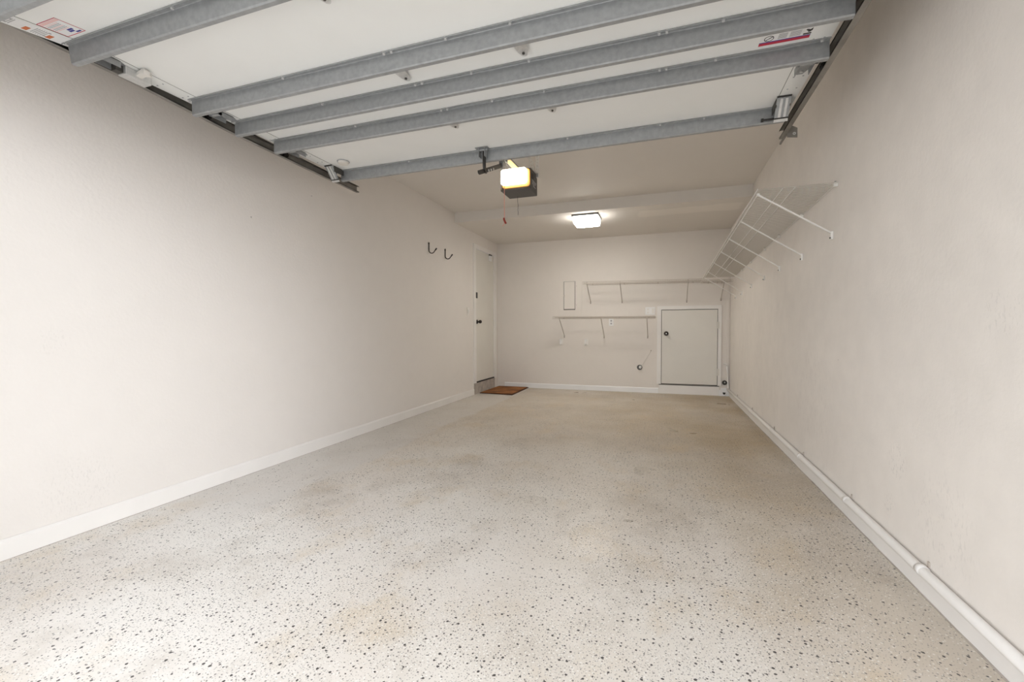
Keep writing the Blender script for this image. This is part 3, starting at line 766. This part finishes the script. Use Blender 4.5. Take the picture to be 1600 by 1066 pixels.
# the upper shelf carries on into the corner under the right-wall shelf
MB_corner = back_shelf('short beige wire shelf in the far right corner, below the right-wall shelf', .54, .925, 1.683, 1.680, .36, [(.815, 1.430)], 16)
back_shelf('lower beige wire shelf on the back wall, under the breaker box', -1.640, -.10, 1.188, 1.178, .385, [(-1.533, .878), (-.885, .870), (-.217, .872)], 64)

# ---------------------------------------------------------------- electrical panel on the back wall
ep = thing('breaker_box', 'beige painted breaker box flush on the back wall', 'breaker box', (-1.44, YB, 1.55))
MB().box(-1.63, -1.247, YB-.007, YB, 1.205, 1.885).build('cover_plate', M_back, ep, bevel=.003)
MB().box(-1.545, -1.353, YB-.0085, YB-.006, 1.312, 1.778).build('door_gap', M_line, ep)
MB().box(-1.537, -1.360, YB-.016, YB-.006, 1.325, 1.774).build('panel_door', M_back, ep, bevel=.003)
MB().box(-1.541, -1.527, YB-.022, YB-.012, 1.535, 1.560).build('latch', M_wiret, ep, bevel=.002)
for z in (1.39, 1.70): MB().cyl((-1.335, YB-.006, z), (-1.335, YB-.012, z), .006, 8).build('cover_screw', M_wiret, ep)

# outlets and plates
o1 = thing('electrical_outlet', 'white double outlet under the lower back-wall shelf', 'outlet', (-.775, YB, 1.106))
MB().box(-.812, -.738, YB-.007, YB, 1.046, 1.164).build('cover_plate', M_whitep, o1, bevel=.002)
for z in (1.083, 1.127): MB().cyl((-.775, YB-.007, z), (-.775, YB-.0095, z), .0145, 16).build('socket', M_ink, o1)
o2 = thing('electrical_outlet', 'white double-gang outlet above the right end of the lower back-wall shelf', 'outlet', (-.17, YB, 1.275))
MB().box(-.255, -.110, YB-.007, YB, 1.215, 1.335).build('cover_plate', M_whitep, o2, bevel=.002)
MB().box(-.155, -.122, YB-.010, YB-.006, 1.24, 1.31).build('rocker', M_plate, o2, bevel=.001)
for z in (1.25, 1.30): MB().cyl((-.215, YB-.007, z), (-.215, YB-.0095, z), .0145, 16).build('socket', M_plate, o2)
for (x, lab) in ((-1.587, 'small ivory wall plate low on the back wall, left of the pair'), (-1.173, 'small ivory wall plate low on the back wall, right of the pair')):
    t = thing('wall_plate', lab, 'wall plate', (x, YB, .785))
    MB().box(x-.030, x+.034, YB-.006, YB, .732, .838).build('cover_plate', M_plate, t, bevel=.002)
    MB().box(x-.020, x+.006, YB-.030, YB-.006, .745, .835).build('plug', M_whitep, t, bevel=.004)
sw = thing('light_switch', 'ivory light switch beside the entry door', 'light switch', (XL, 5.92, 1.26))
MB().box(XL, XL+.007, 5.885, 5.955, 1.20, 1.32).build('cover_plate', M_plate, sw, bevel=.002)
MB().box(XL+.007, XL+.014, 5.908, 5.932, 1.235, 1.285).build('rocker', M_whitep, sw, bevel=.001)
ds = thing('door_sensor', 'small white door sensor at the top of the entry door', 'sensor', (XL, 6.80, 2.18))
MB().box(XL-.006, XL+.024, 6.765, 6.845, 2.125, 2.212).build('sensor_body', M_whitep, ds, bevel=.004)
MB().box(XL-.002, XL+.020, 6.755, 6.85, 2.2135, 2.232).build('sensor_bracket', M_dark, ds)
# stick-on magnet rod that crosses the corner

# round pipe stub with a cover on the back wall
vp = thing('pipe_stub', 'round beige pipe stub with a cover on the lower back wall', 'pipe', (-.33, YB, .396))
MB().ring((-.335, YB, .394), (0, -1, 0), .030, .040, .012).build('pipe_collar', M_dark, vp)
MB().cyl((-.335, YB-.002, .394), (-.335, YB-.006, .394), .028, 20).build('pipe_inside', M_dark, vp)
MB().cyl((-.326, YB-.006, .400), (-.326, YB-.034, .398), .022, 18).sphere((-.326, YB-.034, .398), .022, .8, 14).build('pipe_cap', M_whitep, vp)
MB().tube([(-.30, YB-.004, .425), (-.26, YB-.004, .50), (-.225, YB-.004, .56), (-.20, YB-.004, .60), (-.168, YB-.004, .657)], .0035, 6).build('thin_cable', M_back, vp)
MB().sphere((-.168, YB-.004, .659), .009, 1, 10).build('cable_end', M_wiret, vp)

# ---------------------------------------------------------------- bicycle hooks on the left wall
def hook(y, z0, label):
    t = thing('wall_hook', label, 'hook', (XL, y, z0))
    pts = [(XL+.006, y, z0+.005), (XL+.007, y, z0-.09)]
    cxx, r = XL+.006+.040, .040
    for k in range(1, 9):
        a = math.pi+math.pi*.72*k/8; pts.append((cxx+r*math.cos(a), y, z0-.09+r*math.sin(a)))
    e = Vector(pts[-1]); pts.append((e.x+.020, y, e.z+.024)); pts.append((e.x+.038, y, e.z+.045))
    MB().tube(pts, .006, 10).build('hook_bar', M_bronze, t, smooth=True)
    e = Vector(pts[-1]); MB().tube([(e.x-.016, y, e.z-.019), (e.x+.003, y, e.z+.003)], .0085, 10).build('rubber_tip', M_black, t, smooth=True)
    MB().cyl((XL, y, z0-.01), (XL+.012, y, z0-.01), .008, 10).build('screw', M_bronze, t)
hook(4.780, 2.058, 'dark metal wall hook, the one nearer the garage door')
hook(5.205, 2.052, 'dark metal wall hook, the one nearer the entry door')

# ---------------------------------------------------------------- doormat
dm = MB()
c = [(-2.694, 6.30), (-2.140, 6.262), (-2.150, 7.135), (-2.690, 7.135)]
dm.prism(c, 'z', .001, .010); mt_ = dm.build('doormat', M_matedge, None)
tag(mt_, 'rust brown coir doormat in front of the entry door step', 'doormat')
i_ = [(-2.680, 6.318), (-2.158, 6.285), (-2.168, 7.118), (-2.676, 7.118)]
MB().prism(i_, 'z', .010, .017).build('coir_pile', M_mat, mt_)

# ---------------------------------------------------------------- painted conduit above the ledge on the right wall
cd = thing('conduit_pipe', 'cream painted conduit running along the foot of the right wall', 'pipe', (.92, 4, .1))
PXc, PZc, PR = XR-.0222, .098, .0185
MB().tube([(PXc, YF+.02, PZc), (PXc, 2.0, PZc-.002), (PXc, 3.4, PZc+.001), (PXc, 4.8, PZc-.001), (PXc, YB-.05, PZc)], PR, 14).build('pipe_run', M_trim, cd, smooth=True)
MB().tube([(PXc, YB-.05, PZc+.004), (XR-.022, YB-.03, .13), (XR-.030, YB-.028, .30), (XR-.043, YB-.028, .455)], .010, 12).build('pipe_riser', M_trim, cd, smooth=True)
MB().tube([(XR-.043, YB-.028, .445), (XR-.044, YB-.028, .470), (XR-.065, YB-.028, .478), (XR-.082, YB-.028, .476)], .012, 12).build('pipe_elbow', M_trim, cd, smooth=True)
for y in (1.45, 2.02, 2.72, 3.55, 4.4, 5.4, 6.4):
    MB().cyl((PXc, y-.014, PZc), (PXc, y+.014, PZc), PR+.002, 14).build('coupling', M_trim, cd, smooth=True)
    MB().box(XR-.005, XR-.0003, y-.006, y+.006, PZc+.012, PZc+.034).build('clip', M_wiret, cd)
# hose fittings at the foot of the back wall
h1 = thing('hose_fitting', 'black round hose fitting right of the hatch, the upper one', 'pipe fitting', (.873, YB, .198))
MB().ring((.873, YB, .198), (0, -1, 0), .018, .034, .020).build('collar', M_black, h1)
MB().cyl((.873, YB, .198), (.873, YB-.008, .198), .018, 16).build('inner_disc', M_dark, h1)
MB().cyl((.876, YB-.008, .203), (.876, YB-.012, .203), .008, 12).build('centre_pin', M_bright, h1)
h2 = thing('hose_fitting', 'black stub fitting right of the hatch, the lower one at floor level', 'pipe fitting', (.866, YB-.02, .038))
MB().cyl((.866, YB-.020, .040), (.866, YB-.040, .040), .016, 14).build('stub', M_black, h2)
MB().box(.846, .886, YB-.030, YB-.020, .042, .054).build('handle', M_black, h2, bevel=.002)
